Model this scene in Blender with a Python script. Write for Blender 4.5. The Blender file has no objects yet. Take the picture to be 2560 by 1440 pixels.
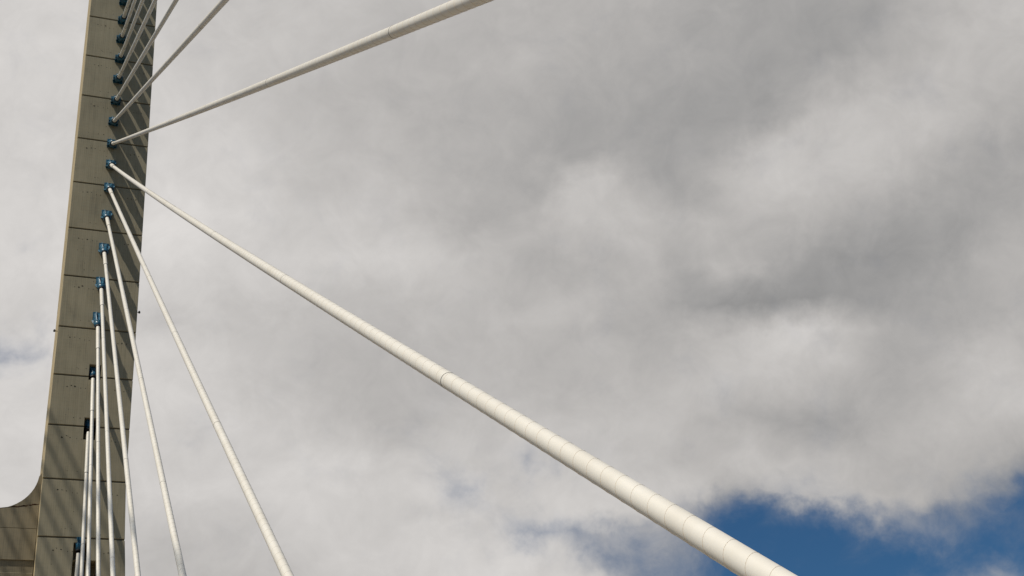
import bpy, bmesh, math, random
from mathutils import Vector, Matrix
random.seed(7)
S = bpy.context.scene
COL = S.collection
W, H, FP = 2560.0, 1440.0, 3400.0          # photograph frame, focal length in its pixels

# ------------------------------------------------------------------ camera (on the deck, left of the cable plane)
CX = Vector((0.93390431, -0.34735654, -0.08465322))
CY = Vector((-0.10481457, -0.49237914, 0.86404669))
CF = Vector((0.34181375, 0.79806404, 0.49624303))
CP = Vector((-4.40252, -66.35667, 1.70))
cam = bpy.data.objects.new('camera', bpy.data.cameras.new('camera'))
COL.objects.link(cam)
m = Matrix((CX, CY, -CF)).transposed().to_4x4()
m.translation = CP
cam.matrix_world = m
cam.data.sensor_width = 36.0
cam.data.lens = 36.0 * FP / W
cam.data.clip_start = 0.1
cam.data.clip_end = 20000
S.camera = cam
S.view_settings.view_transform = 'Standard'
S.view_settings.look = 'None'
S.view_settings.exposure = 0.0
S.view_settings.gamma = 1.0
S.view_settings.use_curve_mapping = False
S.render.resolution_x, S.render.resolution_y = 1024, 576

# ------------------------------------------------------------------ sun
SD = Vector((-2.7, -1.0, 4.75)).normalized()          # towards the sun
sun = bpy.data.objects.new('sun', bpy.data.lights.new('sun', 'SUN'))
COL.objects.link(sun)
sun.data.energy = 3.95
sun.data.angle = math.radians(0.6)
sun.data.color = (1.0, 0.925, 0.81)
sun.rotation_euler = SD.to_track_quat('Z', 'Y').to_euler()
sun.location = (-60, -40, 120)

# ------------------------------------------------------------------ sky: Nishita air behind a broken cloud deck
world = bpy.data.worlds.new('World')
S.world = world
world.use_nodes = True
NT = world.node_tree
NT.nodes.clear()
def nd(t, **kw):
    n = NT.nodes.new(t)
    for k, v in kw.items(): setattr(n, k, v)
    return n
def put(sock, v):
    if isinstance(v, bpy.types.NodeSocket): NT.links.new(v, sock)
    else: sock.default_value = v
def ma(op, a, b=0.0, c=0.0, clamp=False):
    n = nd('ShaderNodeMath', operation=op, use_clamp=clamp)
    put(n.inputs[0], a); put(n.inputs[1], b); put(n.inputs[2], c)
    return n.outputs[0]
def vdot(a, v):
    n = nd('ShaderNodeVectorMath', operation='DOT_PRODUCT')
    put(n.inputs[0], a); n.inputs[1].default_value = v
    return n.outputs['Value']
def sstep(x, a, b):
    n = nd('ShaderNodeMapRange', interpolation_type='SMOOTHSTEP')
    put(n.inputs[0], x); n.inputs[1].default_value = a; n.inputs[2].default_value = b
    return n.outputs[0]
def comb(x, y, z=0.0):
    n = nd('ShaderNodeCombineXYZ'); put(n.inputs[0], x); put(n.inputs[1], y); put(n.inputs[2], z)
    return n.outputs[0]
def noise(vec, scale, detail, rough=0.5, col=False, dist=0.0):
    n = nd('ShaderNodeTexNoise'); n.noise_dimensions = '3D'
    put(n.inputs['Vector'], vec); n.inputs['Scale'].default_value = scale
    n.inputs['Detail'].default_value = detail; n.inputs['Roughness'].default_value = rough
    n.inputs['Distortion'].default_value = dist
    return n.outputs['Color'] if col else n.outputs['Fac']
def sep(v):
    n = nd('ShaderNodeSeparateXYZ'); put(n.inputs[0], v)
    return n.outputs
def mix(f, a, b):
    n = nd('ShaderNodeMix', data_type='RGBA'); put(n.inputs[0], f); put(n.inputs[6], a); put(n.inputs[7], b)
    return n.outputs[2]

tc = nd('ShaderNodeTexCoord')
D = tc.outputs['Generated']
X, Y, F = vdot(D, CX), vdot(D, CY), vdot(D, CF)
Fc = ma('MAXIMUM', F, 0.18)
px = ma('MULTIPLY', ma('DIVIDE', X, Fc), 3.4)        # thousands of photo pixels, a plane tilted with the cloud deck
py = ma('MULTIPLY', ma('DIVIDE', Y, Fc), -3.4)
P0 = comb(px, py)
# ragged cloud edges: displace the lookup with two octaves of noise
w1 = sep(noise(P0, 3.4, 5, 0.55, col=True))
w2 = sep(noise(P0, 13.0, 6, 0.6, col=True))
def warp(p, a, b, k1, k2):
    q = ma('ADD', p, ma('MULTIPLY', ma('SUBTRACT', a, 0.5), k1))
    return ma('ADD', q, ma('MULTIPLY', ma('SUBTRACT', b, 0.5), k2))
wx = warp(px, w1[0], w2[0], 0.17, 0.10)
wy = warp(py, w1[1], w2[1], 0.14, 0.09)
U = ma('DIVIDE', ma('ADD', wx, 1.38), 2.76)           # 0..1 over -100..2660
V = ma('MULTIPLY', ma('ADD', wy, 0.72), 1000.0)       # photo row
# rows of the cloud deck: (x, brightness, cover)
ROWS = [
 (-30, [(0,208),(220,206),(500,196),(800,189),(1200,180),(1700,176),(1880,162),(2150,155),(2320,172),(2450,188),(2600,190)]),
 (150, [(0,207),(220,206),(500,198),(800,190),(1100,180),(1350,177),(1700,165),(1900,157),(2120,158),(2230,176),(2400,184),(2600,184)]),
 (300, [(0,208),(220,206),(450,203),(700,192),(1000,178),(1300,168),(1600,159),(1800,157),(1940,160),(2050,186),(2200,190),(2400,184),(2600,166)]),
 (375, [(0,208),(220,207),(450,204),(700,194),(1000,179),(1300,166),(1600,160),(1780,161),(1845,172),(1910,187),(2100,191),(2300,181),(2450,166),(2600,158)]),
 (450, [(0,208),(220,208),(450,206),(700,197),(1000,180),(1280,166),(1370,172),(1430,193),(1520,187),(1630,160),(1750,165),(1860,184),(2080,190),(2300,172),(2450,157),(2600,154)]),
 (550, [(0,208),(220,209),(430,214),(700,203),(1000,193),(1180,174),(1350,180),(1450,196),(1600,185),(1800,176),(2000,180),(2200,164),(2380,153),(2500,166),(2600,172)]),
 (650, [(0,207),(220,208),(430,214),(700,202),(1000,204),(1230,190),(1400,174),(1600,180),(1750,168),(1850,182),(1980,160),(2200,147),(2330,150),(2440,174),(2600,180)]),
 (750, [(0,206),(220,206),(450,203),(800,187),(1100,189),(1280,183),(1500,178),(1700,158),(1900,146),(2060,146),(2250,155),(2400,170),(2600,182)]),
 (840, [(0,203,.85),(80,200,.8),(160,206),(450,192),(800,184),(1100,181),(1400,178),(1600,170),(1780,184),(1900,199),(2020,201),(2100,184),(2300,168),(2480,184),(2600,186)]),
 (900, [(-60,218,.58),(40,218,.54),(90,212,.68),(170,206,.9),(300,205),(500,200),(800,182),(1100,181),(1400,178),(1650,177),(1850,194),(1980,195),(2100,182),(2300,168),(2480,194),(2600,190)]),
 (960, [(-60,204,.8),(40,206,.9),(300,207),(500,203),(800,181),(1200,180),(1500,179),(1700,186),(1900,186),(2100,178),(2300,170),(2480,192),(2600,188)]),
 (1050, [(0,207),(300,207),(450,203),(560,206),(900,180),(1200,186),(1450,190),(1560,192),(1700,182),(1980,164),(2200,170),(2400,180),(2600,176)]),
 (1150, [(0,207),(300,206),(420,200),(700,204),(900,200),(1050,199,.95),(1150,198,.90),(1250,198,.93),(1320,204,.70),(1350,204,.60),(1400,190,.85),(1500,192),(1700,181),(1900,186),(2200,178),(2420,172,1),(2490,170,.95),(2560,160,.76),(2600,155,.62)]),
 (1230, [(0,207),(300,206),(500,204),(900,204),(1080,208,.86),(1160,212,.68),(1240,198,.9),(1400,198,1),(1560,198),(1750,186,.95),(1840,172,.74),(1960,176,.80),(2060,180,.92),(2200,178,.98),(2330,172,.84),(2420,168,.76),(2480,164,.68),(2560,155,.56),(2600,150,.3)]),
 (1280, [(0,206),(500,197),(900,203),(1130,198,.86),(1220,196,.82),(1300,194,.82),(1400,200,.98),(1600,196,.95),(1720,182,.72),(1790,165,.45),(1850,162,.28),(1950,160,.22),(2040,170,.26),(2130,176,.42),(2240,174,.50),(2330,168,.40),(2420,162,.44),(2500,160,.34),(2560,150,.2),(2600,150,.2)]),
 (1330, [(0,206),(450,192),(800,200),(1150,205),(1230,198,.82),(1300,204,.56),(1380,202,.64),(1480,186,.62),(1580,184,.62),(1680,178,.52),(1760,168,.34),(1830,160,.10),(2000,160,.04),(2150,160,.06),(2240,170,.18),(2320,176,.34),(2390,170,.28),(2460,160,.20),(2600,150,.1)]),
 (1390, [(0,206),(450,188),(800,196),(1200,206),(1340,204,.95),(1430,198,.8),(1510,182,.46),(1580,180,.5),(1660,178,.50),(1740,170,.34),(1820,160,.08),(2000,160,.0),(2250,160,.0),(2340,170,.14),(2400,165,.1),(2600,150,.06)]),
 (1470, [(0,205),(450,186),(800,192),(1100,204),(1400,208),(1500,198,.85),(1570,184,.55),(1650,180,.45),(1750,175,.28),(1860,160,.05),(2000,160,.0),(2250,160,.04),(2350,175,.22),(2470,180,.42),(2560,172,.25),(2600,170,.2)]),
]
Lsum = Csum = None
ys = [r[0] for r in ROWS]
for i, (y, pts) in enumerate(ROWS):
    r = nd('ShaderNodeValToRGB'); cr = r.color_ramp; cr.interpolation = 'CARDINAL'
    put(r.inputs[0], U)
    while len(cr.elements) > 1: cr.elements.remove(cr.elements[-1])
    for j, p in enumerate(pts):
        t = min(1, max(0, (p[0] + 100) / 2760))
        e = cr.elements[0] if j == 0 else cr.elements.new(t)
        e.position = t
        e.color = (p[1] / 255.0, p[2] if len(p) > 2 else 1.0, 0, 1)
    o = nd('ShaderNodeSeparateColor'); put(o.inputs[0], r.outputs[0])
    # hat weight of this row (rounded at the ends)
    up = 1.0 if i == 0 else None
    a = None
    if i > 0:
        n = nd('ShaderNodeMapRange'); put(n.inputs[0], V); n.inputs[1].default_value = ys[i-1]; n.inputs[2].default_value = y; a = n.outputs[0]
    b = None
    if i < len(ROWS) - 1:
        n = nd('ShaderNodeMapRange'); put(n.inputs[0], V); n.inputs[1].default_value = y; n.inputs[2].default_value = ys[i+1]
        n.inputs[3].default_value = 1.0; n.inputs[4].default_value = 0.0; b = n.outputs[0]
    w = ma('MULTIPLY', a, b) if (a and b) else (a or b)
    l, c = ma('MULTIPLY', o.outputs[0], w), ma('MULTIPLY', o.outputs[1], w)
    Lsum = l if Lsum is None else ma('ADD', Lsum, l)
    Csum = c if Csum is None else ma('ADD', Csum, c)
# billows: finer light and dark, drawn out along the drift of the deck
ca, sa = math.cos(math.radians(28)), math.sin(math.radians(28))
ax = ma('ADD', ma('MULTIPLY', px, ca), ma('MULTIPLY', py, -sa))
ay = ma('ADD', ma('MULTIPLY', px, sa), ma('MULTIPLY', py, ca))
PA = comb(ma('MULTIPLY', ax, 0.55), ay, 3.1)
b1 = noise(PA, 4.2, 7, 0.52, dist=0.25)
b2 = noise(comb(px, py, 7.7), 8.0, 10, 0.62, dist=0.6)
b3 = noise(comb(px, py, 4.4), 24.0, 8, 0.6, dist=0.8)
bill = ma('ADD', ma('MULTIPLY', ma('SUBTRACT', b3, 0.5), 0.022), ma('ADD', ma('MULTIPLY', ma('SUBTRACT', b1, 0.5), 0.10), ma('MULTIPLY', ma('SUBTRACT', b2, 0.5), 0.11)))
# the rest of the sky carries on as broken cloud
n_out = noise(D, 2.3, 6, 0.55)
n_out2 = noise(D, 1.6, 3, 0.5)
L_out = ma('ADD', 0.44, ma('MULTIPLY', n_out, 0.46))
C_out = ma('ADD', -0.74, ma('MULTIPLY', n_out2, 1.75))
ins = ma('MULTIPLY', sstep(F, 0.45, 0.75),
         ma('MULTIPLY', sstep(ma('ABSOLUTE', px), 1.75, 1.32), sstep(ma('ABSOLUTE', py), 1.10, 0.75)))
def lerp(a, b, t): return ma('ADD', a, ma('MULTIPLY', ma('SUBTRACT', b, a), t))
L = ma('ADD', lerp(L_out, Lsum, ins), bill)
L = ma('ADD', ma('MULTIPLY', L, 0.95), 0.035)
cn = noise(comb(px, py, 1.3), 7.0, 9, 0.62, dist=0.3)
C = ma('ADD', lerp(C_out, Csum, ins), ma('MULTIPLY', ma('SUBTRACT', cn, 0.5), 0.80))
cov = sstep(C, 0.0, 1.0)
Llin = ma('POWER', L, 2.2)
dark = sstep(L, 0.55, 0.72)
tint = mix(dark, (1.01, 0.998, 0.99, 1), (1.035, 1.0, 0.97, 1))
cloud = nd('ShaderNodeVectorMath', operation='SCALE'); put(cloud.inputs[0], tint); put(cloud.inputs['Scale'], Llin)
sky = nd('ShaderNodeTexSky'); sky.sky_type = 'NISHITA'; sky.sun_disc = False
sky.sun_elevation = math.asin(SD.z)
sky.sun_rotation = math.atan2(SD.x, SD.y)
sky.altitude = 50; sky.air_density = 1.0; sky.dust_density = 0.4; sky.ozone_density = 2.0
SKY_K = 0.07; AIRT = (0.31, 0.58, 0.77)
air = nd('ShaderNodeVectorMath', operation='SCALE'); put(air.inputs[0], sky.outputs[0]); air.inputs['Scale'].default_value = 1.0
air_tint = nd('ShaderNodeVectorMath', operation='MULTIPLY'); put(air_tint.inputs[0], air.outputs[0]); air_tint.inputs[1].default_value = AIRT
# clouds are given in picture units, so divide by the background strength
cl2 = nd('ShaderNodeVectorMath', operation='SCALE'); put(cl2.inputs[0], cloud.outputs[0]); cl2.inputs['Scale'].default_value = 1.0 / SKY_K
final = mix(cov, air_tint.outputs[0], cl2.outputs[0])
bg = nd('ShaderNodeBackground'); put(bg.inputs[0], final); bg.inputs[1].default_value = SKY_K
wo = nd('ShaderNodeOutputWorld'); NT.links.new(bg.outputs[0], wo.inputs[0])

# ------------------------------------------------------------------ materials
def mat(name, col, rough=0.6, metal=0.0, spec=0.5):
    M = bpy.data.materials.new(name); M.use_nodes = True
    b = M.node_tree.nodes['Principled BSDF']
    b.inputs['Base Color'].default_value = (*col, 1)
    b.inputs['Roughness'].default_value = rough
    b.inputs['Metallic'].default_value = metal
    b.inputs['Specular IOR Level'].default_value = spec
    return M, M.node_tree, b
def mnode(nt, t, **kw):
    n = nt.nodes.new(t)
    for k, v in kw.items(): setattr(n, k, v)
    return n

def concrete(name, base, dark, warm):
    """board-marked concrete: fine vertical boards, faint pour lines, blotches, a few run stains"""
    M, nt, b = mat(name, base, 0.85, 0, 0.25)
    L_ = nt.links.new
    tc = mnode(nt, 'ShaderNodeTexCoord')
    def nz(scale, sc3, det, rough=0.5, dist=0.0):
        mp = mnode(nt, 'ShaderNodeMapping'); mp.inputs['Scale'].default_value = sc3
        L_(tc.outputs['Object'], mp.inputs[0])
        n = mnode(nt, 'ShaderNodeTexNoise'); n.inputs['Scale'].default_value = scale
        n.inputs['Detail'].default_value = det; n.inputs['Roughness'].default_value = rough
        n.inputs['Distortion'].default_value = dist
        L_(mp.outputs[0], n.inputs[0]); return n.outputs['Fac']
    def m_(op, a, c):
        n = mnode(nt, 'ShaderNodeMath', operation=op)
        for s, v in zip(n.inputs, (a, c)):
            if isinstance(v, bpy.types.NodeSocket): L_(v, s)
            else: s.default_value = v
        return n.outputs[0]
    sp = mnode(nt, 'ShaderNodeSeparateXYZ'); L_(tc.outputs['Object'], sp.inputs[0])
    def lines(sock, pitch, width):
        f = m_('FRACT', m_('DIVIDE', sock, pitch), 0.0)
        g = mnode(nt, 'ShaderNodeMapRange'); L_(f, g.inputs[0]); g.inputs[1].default_value = 0.0; g.inputs[2].default_value = width
        g.inputs[3].default_value = 1.0; g.inputs[4].default_value = 0.0
        return g.outputs[0]
    wob = m_('MULTIPLY', nz(1.0, (1, 1, 1), 2), 0.05)
    boards = lines(m_('ADD', sp.outputs[0], wob), 0.105, 0.30)
    rows = lines(m_('ADD', sp.outputs[2], wob), 0.21, 0.14)
    boardtone = nz(1.0, (9.5, 9.5, 0.3), 2, 0.6)
    blot = nz(0.9, (1, 1, 0.8), 6, 0.6, 0.4)
    run = nz(1.0, (5, 5, 0.45), 4, 0.6)
    grit = nz(26.0, (1, 1, 1), 4, 0.65)
    v = m_('ADD', m_('MULTIPLY', blot, 0.55), m_('MULTIPLY', boardtone, 0.35))
    v = m_('ADD', v, m_('MULTIPLY', run, 0.30))
    v = m_('ADD', v, m_('MULTIPLY', grit, 0.18))
    v = m_('SUBTRACT', v, m_('MULTIPLY', boards, 0.12))
    v = m_('SUBTRACT', v, m_('MULTIPLY', rows, 0.075))
    r = mnode(nt, 'ShaderNodeValToRGB'); L_(v, r.inputs[0])
    e = r.color_ramp.elements
    e[0].position = 0.40; e[0].color = (*dark, 1)
    e[1].position = 0.92; e[1].color = (*warm, 1)
    x = e.new(0.64); x.color = (*base, 1)
    oi = mnode(nt, 'ShaderNodeObjectInfo')
    mr = mnode(nt, 'ShaderNodeMapRange'); L_(oi.outputs['Random'], mr.inputs[0]); mr.inputs[3].default_value = 0.92; mr.inputs[4].default_value = 1.07
    vs_ = mnode(nt, 'ShaderNodeVectorMath', operation='SCALE'); L_(r.outputs[0], vs_.inputs[0]); L_(mr.outputs[0], vs_.inputs['Scale'])
    L_(vs_.outputs[0], b.inputs['Base Color'])
    bp = mnode(nt, 'ShaderNodeBump'); bp.inputs['Strength'].default_value = 0.25; bp.inputs['Distance'].default_value = 0.01
    L_(m_('SUBTRACT', m_('MULTIPLY', grit, 0.6), m_('MULTIPLY', boards, 0.5)), bp.inputs['Height'])
    L_(bp.outputs[0], b.inputs['Normal'])
    return M
M_conc = concrete('board_marked_concrete', (0.335, 0.298, 0.203), (0.212, 0.191, 0.135), (0.41, 0.36, 0.25))
M_conc2 = concrete('crossbeam_concrete', (0.255, 0.222, 0.15), (0.150, 0.132, 0.092), (0.32, 0.272, 0.182))
M_side_sunlit = concrete('sunlit_side_concrete', (0.50, 0.40, 0.235), (0.42, 0.33, 0.19), (0.58, 0.47, 0.28))
M_core, _, _ = mat('joint_concrete', (0.14, 0.125, 0.09), 0.95, 0, 0.1)
M_pit, _, _ = mat('tie_hole_mortar', (0.07, 0.062, 0.045), 0.95, 0, 0.1)
M_rust, _, _ = mat('rust_stain', (0.10, 0.045, 0.025), 0.9, 0, 0.1)

def sheath_mat():
    M, nt, b = mat('white_sheath', (0.80, 0.765, 0.67), 0.42, 0, 0.4)
    tc = mnode(nt, 'ShaderNodeTexCoord')
    mp = mnode(nt, 'ShaderNodeMapping'); mp.inputs['Scale'].default_value = (1, 1, 1)
    nt.links.new(tc.outputs['Object'], mp.inputs[0])
    n = mnode(nt, 'ShaderNodeTexNoise'); n.inputs['Scale'].default_value = 1.3; n.inputs['Detail'].default_value = 6; n.inputs['Roughness'].default_value = 0.62
    nt.links.new(mp.outputs[0], n.inputs[0])
    r = mnode(nt, 'ShaderNodeValToRGB'); nt.links.new(n.outputs['Fac'], r.inputs[0])
    e = r.color_ramp.elements
    e[0].position = 0.30; e[0].color = (0.705, 0.665, 0.575, 1)
    e[1].position = 0.62; e[1].color = (0.79, 0.755, 0.67, 1)
    nt.links.new(r.outputs[0], b.inputs['Base Color'])
    r2 = mnode(nt, 'ShaderNodeMapRange'); nt.links.new(n.outputs['Fac'], r2.inputs[0])
    r2.inputs[3].default_value = 0.55; r2.inputs[4].default_value = 0.36
    nt.links.new(r2.outputs[0], b.inputs['Roughness'])
    return M
M_sheath = sheath_mat()
M_fillet, _, _ = mat('helical_fillet_tan', (0.56, 0.46, 0.34), 0.6, 0, 0.3)  # even tan, darker than the white sheath
M_seam, _, _ = mat('joint_seal_dark', (0.10, 0.09, 0.075), 0.7, 0, 0.3)
M_rubber, _, _ = mat('black_rubber', (0.012, 0.013, 0.016), 0.6, 0, 0.4)
def blue_mat():
    M, nt, b = mat('blue_paint', (0.035, 0.17, 0.30), 0.38, 0.0, 0.5)
    tc = mnode(nt, 'ShaderNodeTexCoord')
    n = mnode(nt, 'ShaderNodeTexNoise'); n.inputs['Scale'].default_value = 6.0; n.inputs['Detail'].default_value = 5
    nt.links.new(tc.outputs['Object'], n.inputs[0])
    r = mnode(nt, 'ShaderNodeValToRGB'); nt.links.new(n.outputs['Fac'], r.inputs[0])
    e = r.color_ramp.elements
    e[0].position = 0.33; e[0].color = (0.010, 0.060, 0.105, 1)
    e[1].position = 0.62; e[1].color = (0.030, 0.145, 0.23, 1)
    nt.links.new(r.outputs[0], b.inputs['Base Color'])
    return M
M_blue = blue_mat()
M_asph, _, _ = mat('deck_asphalt', (0.27, 0.215, 0.14), 0.9)
M_dconc, _, _ = mat('deck_concrete', (0.52, 0.40, 0.26), 0.85)
M_water, _, _ = mat('river_water', (0.11, 0.095, 0.065), 0.3)
M_lamp, _, _ = mat('lamp_housing', (0.03, 0.028, 0.025), 0.5)

# ------------------------------------------------------------------ helpers
def link_bm(name, bm, mat_, parent=None, smooth=False):
    bm.normal_update()
    me = bpy.data.meshes.new(name); bm.to_mesh(me); bm.free()
    me.materials.append(mat_)
    if smooth:
        for p in me.polygons: p.use_smooth = True
    o = bpy.data.objects.new(name, me); COL.objects.link(o)
    if parent: o.parent = parent
    return o
def thing(name, label, cat, loc=(0, 0, 0), group=None):
    o = bpy.data.objects.new(name, None); COL.objects.link(o)
    o.location = loc; o.empty_display_size = 0.5
    o['label'] = label; o['category'] = cat
    if group: o['group'] = group
    return o
def box(bm, x0, x1, y0, y1, z0, z1):
    v = [bm.verts.new((x, y, z)) for z in (z0, z1) for y in (y0, y1) for x in (x0, x1)]
    for f in ((0, 1, 3, 2), (4, 6, 7, 5), (0, 4, 5, 1), (2, 3, 7, 6), (0, 2, 6, 4), (1, 5, 7, 3)):
        bm.faces.new([v[i] for i in f])
def bevel(bm, w, seg=1):
    bmesh.ops.bevel(bm, geom=[e for e in bm.edges if len(e.link_faces) == 2 and e.calc_face_angle(0) > 0.6], offset=w, segments=seg, affect='EDGES')

# ------------------------------------------------------------------ ground: deck and river (below the frame)
def struct(name, bm, mt):
    o = link_bm(name, bm, mt); o['kind'] = 'structure'; return o
bm = bmesh.new(); box(bm, -17.0, -1.2, -260, 200, -0.6, 0.0); struct('road', bm, M_asph)
bm = bmesh.new(); box(bm, -1.2, 4.2, -260, 200, -0.6, 0.12); box(bm, -22.4, -17.0, -260, 200, -0.6, 0.12); struct('pavement', bm, M_dconc)
bm = bmesh.new(); vs = [bm.verts.new(p) for p in ((-6000, -6000, -22), (6000, -6000, -22), (6000, 6000, -22), (-6000, 6000, -22))]; bm.faces.new(vs)
struct('water', bm, M_water)

# ------------------------------------------------------------------ pylon
pylon = thing('bridge_pylon', 'tall grey concrete bridge pylon with stacked segments, sunlit left edge and curved crossbeam', 'bridge pylon')
def table(z, T):
    if z >= T[0][0]: return T[0][1]
    for (za, xa), (zb, xb) in zip(T, T[1:]):
        if z >= zb: return xb + (xa - xb) * (z - zb) / (za - zb)
    return T[-1][1]
LEFT = [(75, -1.74), (60.1, -1.865), (48.7, -1.94), (39.3, -2.0), (31.4, -2.09), (28, -2.115), (24, -2.08), (0, -2.0)]
RIGHT = [(75, 2.05), (60, 2.02), (48.7, 1.99), (39.8, 1.96), (30.37, 1.905), (28.62, 1.89), (25.9, 2.0), (24.06, 2.13), (0, 3.2)]
DEP = 4.5
RECESS = [(-0.30, 0.30, 34.50, 35.40, 0.9), (-0.34, 0.26, 31.12, 32.34, 0.9), (-0.39, 0.24, 22.4, 25.66, 0.9), (0.44, 0.80, 22.8, 24.78, 0.9)]
def segment(z0, z1):
    """one lift of the leg; the front face is a cell grid so that recesses can be left open"""
    bm = bmesh.new()
    hs = [(a, b, max(c, z0), min(d, z1), e) for a, b, c, d, e in RECESS if c < z1 and d > z0]
    xs = sorted({h[0] for h in hs} | {h[1] for h in hs}); zs = sorted({z0, z1} | {h[2] for h in hs} | {h[3] for h in hs})
    NX = len(xs) + 2
    def xr(z): return [table(z, LEFT)] + xs + [table(z, RIGHT)]
    g = [[bm.verts.new((x, 0, z)) for x in xr(z)] for z in zs]
    for j in range(len(zs) - 1):
        for i in range(NX - 1):
            cxm = (g[j][i].co.x + g[j][i+1].co.x) / 2; czm = (zs[j] + zs[j+1]) / 2
            hit = [h for h in hs if h[0] < cxm < h[1] and h[2] < czm < h[3]]
            q = [g[j][i], g[j][i+1], g[j+1][i+1], g[j+1][i]]
            if not hit: bm.faces.new(q); continue
            d = hit[0][4]
            k = [bm.verts.new(v.co + Vector((0, d, 0))) for v in q]
            bm.faces.new(k)
            for s in range(4): bm.faces.new((q[s], q[(s+1) % 4], k[(s+1) % 4], k[s]))
    lo = [bm.verts.new((x, DEP, z0)) for x in xr(z0)]
    hi = [bm.verts.new((x, DEP, z1)) for x in xr(z1)]
    for i in range(NX - 1):
        bm.faces.new((lo[i+1], lo[i], hi[i], hi[i+1]))
        bm.faces.new((g[0][i+1], g[0][i], lo[i], lo[i+1]))
        bm.faces.new((g[-1][i], g[-1][i+1], hi[i+1], hi[i]))
    bm.faces.new([g[j][0] for j in range(len(zs))] + [hi[0], lo[0]])
    bm.faces.new([g[j][-1] for j in range(len(zs)-1, -1, -1)] + [lo[-1], hi[-1]])
    bmesh.ops.remove_doubles(bm, verts=bm.verts, dist=1e-5)
    bmesh.ops.recalc_face_normals(bm, faces=bm.faces)
    out = [e for e in bm.edges if len(e.link_faces) == 2 and e.calc_face_angle(0) > 1.2]
    bmesh.ops.bevel(bm, geom=out, offset=0.014, segments=1, affect='EDGES')
    return bm
JOINTS = [73.9, 70.9, 67.9, 64.87, 61.87, 58.85, 55.82, 52.84, 49.76, 46.72, 43.67, 40.62, 37.5, 34.68, 31.84, 28.92, 25.9]
GAP = 0.045
edges = JOINTS + [22.9, 19.9, 16.9, 13.9, 10.9, 7.9, 4.9, 1.9, -1.0]
for a, b in zip(edges, edges[1:]):
    o = link_bm('concrete_segment', segment(b + GAP, a - GAP), M_conc, pylon)
    o.data.materials.append(M_side_sunlit)                  # roadway side: same concrete, sunlight painted in as a paler, warmer colour
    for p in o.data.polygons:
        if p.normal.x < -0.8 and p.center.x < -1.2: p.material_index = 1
for a, b in zip(edges, edges[1:]):                     # recessed mortar in each joint
    bm = bmesh.new()
    z = b
    x0, x1 = table(z, LEFT) + 0.06, table(z, RIGHT) - 0.06
    hs = [h for h in RECESS if h[2] < z < h[3]]
    if hs:
        h = hs[0]; y1 = h[4] + 0.03
        prof = [(x0, 0.055), (h[0] - 0.03, 0.055), (h[0] - 0.03, y1), (h[1] + 0.03, y1), (h[1] + 0.03, 0.055), (x1, 0.055), (x1, DEP - 0.06), (x0, DEP - 0.06)]
        lo = [bm.verts.new((p[0], p[1], z - 0.1)) for p in prof]; hi = [bm.verts.new((p[0], p[1], z + 0.1)) for p in prof]
        bm.faces.new(lo[::-1]); bm.faces.new(hi)
        for q in range(8): bm.faces.new((lo[q], lo[(q+1) % 8], hi[(q+1) % 8], hi[q]))
    else: box(bm, x0, x1, 0.055, DEP - 0.06, z - 0.1, z + 0.1)
    link_bm('mortar_joint', bm, M_core, pylon)
# tie holes and surface pits: rows of three near the head of every lift, two near its foot
bm = bmesh.new()
def pit(x, z, r):
    n = 7
    vs = []
    for i in range(n):
        a = i * 2 * math.pi / n
        rr = r * random.uniform(0.75, 1.2)
        vs.append(bm.verts.new((x + rr * 1.25 * math.cos(a), -0.003, z + rr * math.sin(a))))
    bm.faces.new(vs[::-1] if False else vs)
for a, b in zip(JOINTS, JOINTS[1:] + [22.9]):
    for x in (-1.35, -1.15, -0.95): pit(x + random.uniform(-.05, .05), a - 0.62 + random.uniform(-.06, .06), random.uniform(0.022, 0.045))
    for x in (-0.65, -0.42): pit(x, a - 0.70, 0.022)
    for x in (-0.9, -0.55): pit(x + random.uniform(-.1, .1), b + 0.45, random.uniform(0.016, 0.028))
    for x in (1.05, 1.25, 1.5): pit(x, a - 0.72 + random.uniform(-.05, .05), random.uniform(0.018, 0.036))
    for _ in range(7): pit(random.uniform(-1.7, 1.8), random.uniform(b + .2, a - .2), random.uniform(0.007, 0.02))
link_bm('tie_hole', bm, M_pit, pylon)['kind'] = 'stuff'

# crossbeam: fillet curve, board joint, proud lower course; set back 1 m from the leg face
YB = 1.0
def beam_block(z_bot, z_top_fn, y0, xa, xb, n):
    bm = bmesh.new()
    xs = [xa + (xb - xa) * i / n for i in range(n + 1)]
    return bm, xs
def prism(pts, y0, y1, bev=0.012):
    bm = bmesh.new()
    a = [bm.verts.new((x, y0, z)) for x, z in pts]; b = [bm.verts.new((x, y1, z)) for x, z in pts]
    bm.faces.new(a); bm.faces.new(b[::-1])
    for i in range(len(pts)): bm.faces.new((a[i], b[i], b[(i+1) % len(pts)], a[(i+1) % len(pts)]))
    bmesh.ops.recalc_face_normals(bm, faces=bm.faces)
    if bev: bmesh.ops.bevel(bm, geom=[e for e in bm.edges if e.calc_face_angle(0) > 0.9], offset=bev, segments=1, affect='EDGES')
    return bm
arc = []
for t in range(0, 15):
    a = math.radians(90 * t / 14)
    arc.append((-4.25 + 2.02 * math.cos(a), 29.62 - 2.02 * math.sin(a)))
XL = -16.0
top = [(-2.12, 29.62)] + arc + [(XL + 2.2, 27.60)] + [(XL + 0.2, 29.62)]
def jz(x): return 27.93 + 0.165 * (x + 2.12)          # the board joint under the fillet dips away from the leg
upper = [p for p in arc if p[1] > jz(p[0]) + 0.02]
lower = [p for p in arc if p[1] < jz(p[0]) - 0.0]
ux = upper[-1][0]
link_bm('crossbeam_panel', prism([(-2.12, jz(-2.12) + 0.013)] + [(-2.12, 29.62)] + upper[1:] + [(ux - 0.02, jz(ux) + 0.013)], YB, DEP - 0.002, 0), M_conc2, pylon)
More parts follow.
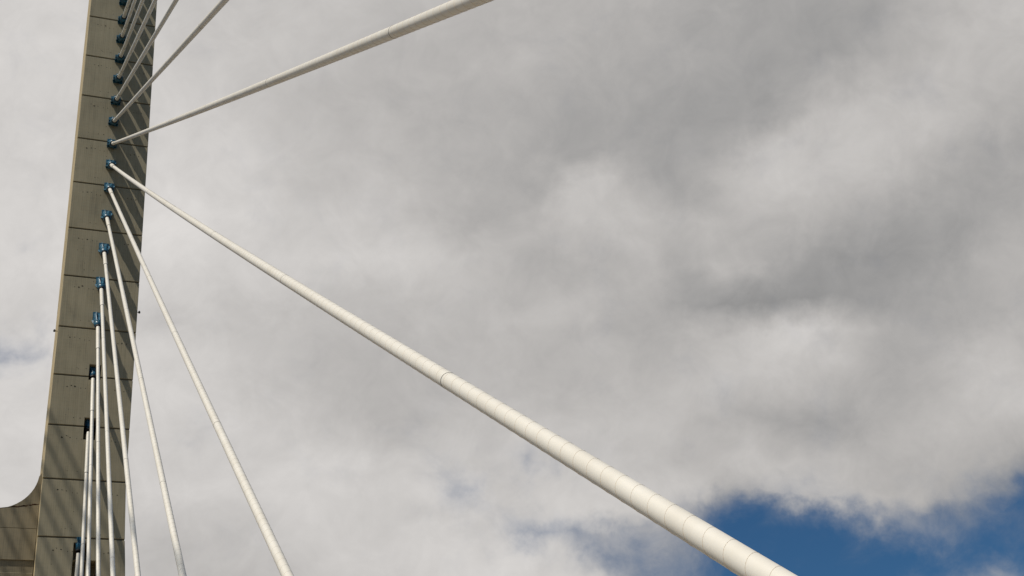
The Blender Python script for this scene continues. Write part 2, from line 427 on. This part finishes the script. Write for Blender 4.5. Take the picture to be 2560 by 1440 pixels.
link_bm('crossbeam_panel', prism([(XL, 26.66), (-2.12, 26.66), (-2.12, jz(-2.12) - 0.013), (ux - 0.02, jz(ux) - 0.013)] + [p for p in lower if p[0] < ux - 0.05] + [(XL, 27.60)], YB, DEP - 0.004, 0), M_conc2, pylon)
link_bm('crossbeam_panel', prism([(XL, 25.04), (-2.12, 25.04), (-2.12, 26.635), (XL, 26.635)], YB, DEP - 0.002, 0.006), M_conc2, pylon)
link_bm('crossbeam_panel', prism([(XL, 24.39), (-2.12, 24.39), (-2.12, 25.03), (XL, 25.03)], YB + 0.07, DEP - 0.004, 0.004), M_conc2, pylon)
link_bm('crossbeam_panel', prism([(XL, 21.5), (-2.12, 21.5), (-2.12, 24.38), (XL, 24.38)], YB - 0.05, DEP - 0.002, 0.02), M_conc2, pylon)
# rust streak on the joint under the fillet, and where the fillet springs from the leg
bm = bmesh.new()
for _ in range(34):
    x = -2.2 - random.random() ** 1.2 * 1.2; z = jz(x) + random.gauss(0, 0.015)
    w, h = random.uniform(.03, .12), random.uniform(.008, .03)
    vs = [bm.verts.new((x + dx, YB - 0.003, z + dz)) for dx, dz in ((-w, 0), (-w*.3, -h), (w*.6, -h*.8), (w, 0), (w*.4, h*.7), (-w*.5, h))]
    bm.faces.new(vs)
link_bm('rust_stain', bm, M_rust, pylon)['kind'] = 'stuff'
# the far leg of the pylon, left of the frame
bm = prism([(XL - 4.1, -1), (XL, -1), (XL, 21.5), (XL, 31.0), (XL - 0.15, 75), (XL - 3.9, 75)], 0.0, DEP, 0.02)
link_bm('far_leg', bm, M_conc, pylon)
# lower beam at deck level is out of sight; the leg stands through the deck

# ------------------------------------------------------------------ stay cables and anchorages
FRAME_X = Vector((1, 0, 0))
def frame_of(c):
    e1 = Vector((0, 0, 1)); e1 = (e1 - c * e1.dot(c)).normalized()
    e2 = c.cross(e1)
    if e2.x < 0: e2 = -e2
    return e1, e2
def cap(bm, ring): bm.faces.new([bm.verts.new(v.co) for v in ring])
def tube(bm, A, c, e1, e2, stations, seg=28, caps=True):
    """stations: (distance, radius)"""
    rings = []
    for d, r in stations:
        rings.append([bm.verts.new(A + c * d + (e1 * math.cos(2*math.pi*i/seg) - e2 * math.sin(2*math.pi*i/seg)) * r) for i in range(seg)])
    for a, b in zip(rings, rings[1:]):
        for i in range(seg): bm.faces.new((a[i], a[(i+1) % seg], b[(i+1) % seg], b[i]))
    if caps: cap(bm, rings[0][::-1]); cap(bm, rings[-1])
R0 = 0.0875
def sagf(d, Lt, s): return -4 * s * (d / Lt) * (1 - d / Lt)
def make_cable(A, c, Lt, label, offset, detail, group, sag, rg=0.100, gl=3.4, R0=R0):
    t = thing('stay_cable', label, 'stay cable', A, group)
    e1, e2 = frame_of(c)
    O = Vector((0, 0, 0))
    def pos(d): return c * d + e1 * sagf(d, Lt, sag)
    def pipe(name, d0, d1, r, mt, n=None, flare=0.0):
        n = n or max(1, int((d1 - d0) / 2.5))
        bm = bmesh.new(); seg = 36 if detail else 20
        rings = []
        ds = [d0] + ([d0 + 0.02] if flare else []) + [d0 + (d1 - d0) * i / n for i in range(1, n + 1)]
        for k, d in enumerate(ds):
            rr = r + (flare if k < 2 and flare else 0)
            rings.append([bm.verts.new(pos(d) + (e1 * math.cos(2*math.pi*i/seg) - e2 * math.sin(2*math.pi*i/seg)) * rr) for i in range(seg)])
        for a, b in zip(rings, rings[1:]):
            for i in range(seg): bm.faces.new((a[i], a[(i+1) % seg], b[(i+1) % seg], b[i]))
        cap(bm, rings[0][::-1]); cap(bm, rings[-1])
        bm.normal_update()
        return link_bm(name, bm, mt, t, True)
    start = 0.7
    pipe('guide_pipe', start, gl, rg, M_sheath)
    joints = [gl]
    d = gl + (offset - gl) % 9.9
    if d - gl < 0.8: d += 9.9
    while d < Lt - 1: joints.append(d); d += 9.9
    joints.append(Lt)
    for a, b in zip(joints, joints[1:]):
        j = random.uniform(-0.0006, 0.0006)
        pipe('sheath_section', a + 0.006, b - 0.006, R0 + j, M_sheath)
    for k, a in enumerate(joints[:-1]):
        o = pipe('joint_collar', a - 0.007, a + 0.007, (rg if k == 0 else R0) + 0.0015, M_seam, 1)
    # raised helical line that breaks up rain runnels, one turn every 0.28 m
    pitch = 0.28
    st = 22 if detail else 12
    bm = bmesh.new(); prev = None
    d0 = 0.8; n = int((Lt - d0) / pitch * st)
    hw = 0.0030 if detail else 0.0035
    for i in range(n + 1):
        d = d0 + i * pitch / st
        ph = 2 * math.pi * i / st
        base = rg if d < gl else R0
        rad = e1 * math.cos(ph) - e2 * math.sin(ph)
        q = [bm.verts.new(pos(d - hw) + rad * (base - 0.001)), bm.verts.new(pos(d) + rad * (base + 0.0022)), bm.verts.new(pos(d + hw) + rad * (base - 0.001))]
        if prev:
            bm.faces.new((prev[0], prev[1], q[1], q[0])); bm.faces.new((prev[1], prev[2], q[2], q[1]))
        prev = q
    link_bm('helical_fillet', bm, M_fillet, t)
    return t

def make_anchorage(A, c, label, group, size=0.27, body=0.62, outset=0.0):
    """blue steel anchorage: square plate on the wall, tapered square housing with ribs, ring, funnel, rubber boot"""
    t = thing('cable_anchorage', label, 'cable anchorage', A, group)
    e1, e2 = frame_of(c)
    def fr(bm, stations):       # stations: distance, half size, roundness 0 square .. 1 circle
        seg = 16; rings = []
        for d, h, rd in stations:
            ring = []
            for i in range(seg):
                a = 2*math.pi*(i + 0.5)/seg
                ca_, sa_ = math.cos(a), math.sin(a)
                sq = 1.0 / max(abs(ca_), abs(sa_))
                r = h * ((1 - rd) * min(sq, 1.30) + rd)
                ring.append(bm.verts.new(c * d + (e1 * ca_ - e2 * sa_) * r))
            rings.append(ring)
        for a, b in zip(rings, rings[1:]):
            for i in range(seg): bm.faces.new((a[i], a[(i+1) % seg], b[(i+1) % seg], b[i]))
        bm.faces.new(rings[0][::-1]); bm.faces.new(rings[-1])
        bmesh.ops.recalc_face_normals(bm, faces=bm.faces)
    # plate bedded on the concrete, vertical
    bm = bmesh.new(); box(bm, -size, size, -0.05, 0.03, -size * 1.05, size * 1.05); bevel(bm, 0.012)
    p = link_bm('base_plate', bm, M_blue, t)
    bm = bmesh.new(); fr(bm, [(-0.10, size * 0.74, 0.05), (body * 0.5, size * 0.68, 0.15), (body, size * 0.54, 0.7)])
    link_bm('housing', bm, M_blue, t)
    for k in range(8):          # radial stiffeners, deep at the wall and shallow at the ring
        a = 2 * math.pi * (k + 0.5) / 8
        rad = e1 * math.cos(a) - e2 * math.sin(a); tan = c.cross(rad)
        bm = bmesh.new()
        r_out = size * (1.22 if k % 2 == 0 else 1.05)
        prof = [(-0.12, size * 0.3), (-0.06, r_out), (body * 0.55, r_out * 0.97), (body + 0.02, size * 0.84), (body + 0.02, size * 0.3)]
        A1 = [bm.verts.new(c * d + rad * r + tan * 0.014) for d, r in prof]
        B1 = [bm.verts.new(c * d + rad * r - tan * 0.014) for d, r in prof]
        bm.faces.new(A1); bm.faces.new(B1[::-1])
        for i in range(5): bm.faces.new((A1[i], B1[i], B1[(i+1) % 5], A1[(i+1) % 5]))
        bmesh.ops.recalc_face_normals(bm, faces=bm.faces)
        link_bm('rib', bm, M_blue, t)
    bm = bmesh.new(); fr(bm, [(body + 0.02, size * 0.80, 1), (body + 0.06, size * 0.80, 1)]); link_bm('ring', bm, M_blue, t)
    bm = bmesh.new(); fr(bm, [(body + 0.06, 0.15, 1), (body + 0.10, 0.15, 1)]); link_bm('seal_groove', bm, M_rubber, t)
    bm = bmesh.new(); fr(bm, [(body + 0.10, size * 0.80, 1), (body + 0.16, size * 0.78, 1), (body + 0.40, 0.165, 1)])
    link_bm('funnel', bm, M_blue, t, True).data.polygons[-1].use_smooth = False
    for k in range(6):
        a = 2 * math.pi * k / 6 + 0.3
        rad = e1 * math.cos(a) - e2 * math.sin(a); tan = c.cross(rad)
        bm = bmesh.new()
        pr = [(body + 0.045, size * 0.78), (body + 0.16, size * 0.78), (body + 0.16, size * 0.90), (body + 0.045, size * 0.90)]
        A1 = [bm.verts.new(c * d + rad * r + tan * 0.02) for d, r in pr]; B1 = [bm.verts.new(c * d + rad * r - tan * 0.02) for d, r in pr]
        bm.faces.new(A1); bm.faces.new(B1[::-1])
        for i in range(4): bm.faces.new((A1[i], B1[i], B1[(i+1) % 4], A1[(i+1) % 4]))
        bmesh.ops.recalc_face_normals(bm, faces=bm.faces)
        link_bm('lug', bm, M_blue, t)
    bm = bmesh.new(); fr(bm, [(body + 0.40, 0.160, 1), (body + 0.46, 0.158, 1)]); link_bm('rubber_boot', bm, M_rubber, t)
    return t

G1 = 'stay cables fanning from the near pylon leg'
G2 = 'blue cable anchorages down the pylon face'
# z of anchor, horizontal run to the deck, x, joint offset along the cable, label of cable, label of anchorage
CAB = [
 ('a', 66.50, 154.0, 0.10, 3.0, 'white stay cable above the frame, fourth above the topmost visible anchorage', 'blue anchorage above the frame, fourth above the topmost visible one'),
 ('b', 64.80, 146.0, 0.09, 6.0, 'white stay cable above the frame, third above the topmost visible anchorage', 'blue anchorage above the frame, third above the topmost visible one'),
 ('c', 63.35, 138.0, 0.08, 1.0, 'white stay cable above the frame, second above the topmost visible anchorage', 'blue anchorage above the frame, second above the topmost visible one'),
 ('d', 61.90, 130.0, 0.08, 8.0, 'white stay cable above the frame, next above the topmost visible anchorage', 'blue anchorage above the frame, next above the topmost visible one'),
 ('1', 60.38, 124.0, 0.06, 5.0, 'white stay cable hidden but for a sliver, topmost at the top edge', 'blue anchorage cut off by the top edge of the photo'),
 ('2', 58.88, 122.0, 0.06, 5.6, 'short visible piece of white stay cable, leftmost at the top edge', 'blue anchorage just under the top edge, first one seen whole'),
 ('3', 57.4, 115.0, 0.051, 7.2, 'white stay cable crossing the top edge second from the left', 'blue anchorage second below the top edge, seen whole and dark'),
 ('4', 55.887, 109.0, 0.06, 6.4, 'white stay cable crossing the top edge third from the left', 'dark blue anchorage third among those seen whole from the top'),
 ('5', 54.345, 98.1, 0.037, 9.4, 'white stay cable leaving the top edge right at the pylon edge', 'dark blue anchorage three above the one holding the long rising cable'),
 ('6', 52.741, 89.8, 0.01, 4.1, 'white stay cable leaving the top edge just right of the pylon', 'dark blue anchorage two above the one holding the long rising cable'),
 ('7', 51.212, 81.2, -0.036, 1.6, 'white stay cable rising steeply to the top edge, next to the long rising one', 'blue anchorage just above the one holding the long rising cable'),
 ('8', 49.642, 73.592, -0.02, 34.3, 'thick white stay cable rising to the upper right with shaded underside and three joints', 'blue anchorage holding the long cable that rises to the upper right'),
 ('9', 48.191, 65.195, 0.001, 37.7, 'thickest white stay cable, banded, running diagonally down to the bottom right', 'blue anchorage holding the thickest cable that runs down to the right'),
 ('10', 46.6, 56.75, 0.001, 41.0, 'white stay cable running down through open sky, nearest below the thickest one', 'blue anchorage next below the one holding the thickest cable'),
 ('11', 44.75, 48.375, -0.029, 22.0, 'white stay cable second below the thickest, leaving bottom edge well clear of the pylon', 'blue anchorage two below the one holding the thickest cable'),
 ('12', 42.581, 40.3, -0.033, 9.0, 'white stay cable crossing the pylon right edge low down, ending just right of it', 'light blue anchorage three below the one holding the thickest cable'),
 ('13', 40.415, 32.1, -0.041, 17.5, 'white banded stay cable ending at bottom edge just inside the pylon right edge', 'light blue anchorage four below the one holding the thickest cable'),
 ('14', 38.223, 24.6, -0.065, 12.0, 'white banded stay cable hanging almost upright in front of the pylon middle', 'lowest light blue anchorage standing proud of the pylon face'),
 ('15', 34.98, 17.6, -0.08, 7.6, 'white steep stay cable coming out of the upper recess in the pylon', 'pale blue anchorage inside the upper dark recess of the pylon'),
 ('16', 31.86, 10.3, -0.10, 7.8, 'white steep stay cable coming out of the second recess in the pylon', 'pale blue anchorage inside the second dark recess of the pylon'),
 ('17', 25.30, 1.9, -0.13, 7.0, 'short white stay cable at the bottom edge, leftmost of all', 'blue anchorage in the lowest recess near the bottom left'),
]
for nm, z, run, x, off, lc, la in CAB:
    inset = nm in ('15', '16', '17')
    c = Vector((0, -run, -z)).normalized()
    A = Vector((x, 0.0, z))
    Lt = math.hypot(run, z)
    sag = {'8': 0.092, '9': 0.165, '10': 0.10, '11': 0.02}.get(nm, Lt * 0.0005)
    k = int(nm) if nm.isdigit() else 0
    if inset:
        # pulled back into the pylon, so that it leaves the face through the recess
        back = {'15': 0.55, '16': 1.0, '17': 1.3}[nm]
        if nm == '17': c = Vector((-0.012, -0.085, -1)).normalized(); Lt = 24
        AA = A - c * back * 0.4 + Vector((0, 0.22 if nm != '17' else 0.05, 0))
        make_anchorage(AA, c, la, G2, size=0.20, body=0.12)
        make_cable(AA, c, Lt, lc, off, k >= 7, G1, 0.0, rg=0.098)
    else:
        make_anchorage(A, c, la, G2)
        make_cable(A, c, Lt, lc, off, 7 <= k <= 14, G1, sag, rg=0.113 if nm == '9' else 0.102, R0=0.0925 if nm == '9' else R0)
# the fan of the far leg, left of the frame: its shadows fall on this leg and on these cables
G3 = 'stay cables of the far leg left of the frame'
for i, (nm, z, run, x, off, lc, la) in enumerate(CAB[2:17]):
    xx = XL - 2.0 - x
    c = Vector((0, -run, -z)).normalized(); Lt = math.hypot(run, z)
    e1, e2 = frame_of(c)
    bm = bmesh.new(); tube(bm, Vector((0, 0, 0)), c, e1, e2, [(0, 0.105), (3.4, 0.105), (3.42, R0), (Lt, R0)], 16)
    o = link_bm('stay_cable', bm, M_sheath, None, True); o.location = (xx, 0, z)
    o['label'] = 'white stay cable of the far pylon leg, left of the frame'; o['category'] = 'stay cable'; o['group'] = G3

# ------------------------------------------------------------------ small lamps on the pylon edges
def lamp(x, z, side, label):
    t = thing('aviation_lamp', label, 'lamp', (x, 0.6, z))
    bm = bmesh.new(); box(bm, -0.002 if side > 0 else -0.15, 0.15 if side > 0 else 0.002, -0.012, 0.012, -0.012, 0.012); link_bm('bracket', bm, M_lamp, t)
    bm = bmesh.new(); c = Vector((0, 0, 1)); tube(bm, Vector((0.16 * side, 0, -0.05)), c, Vector((1, 0, 0)), Vector((0, 1, 0)), [(0, 0.04), (0.02, 0.06), (0.09, 0.06), (0.14, 0.03)], 12)
    link_bm('lamp_body', bm, M_lamp, t)
lamp(-2.02, 37.5, -1, 'tiny dark lamp on a bracket off the pylon left edge')
lamp(1.95, 39.1, 1, 'tiny dark lamp on a bracket off the pylon right edge')
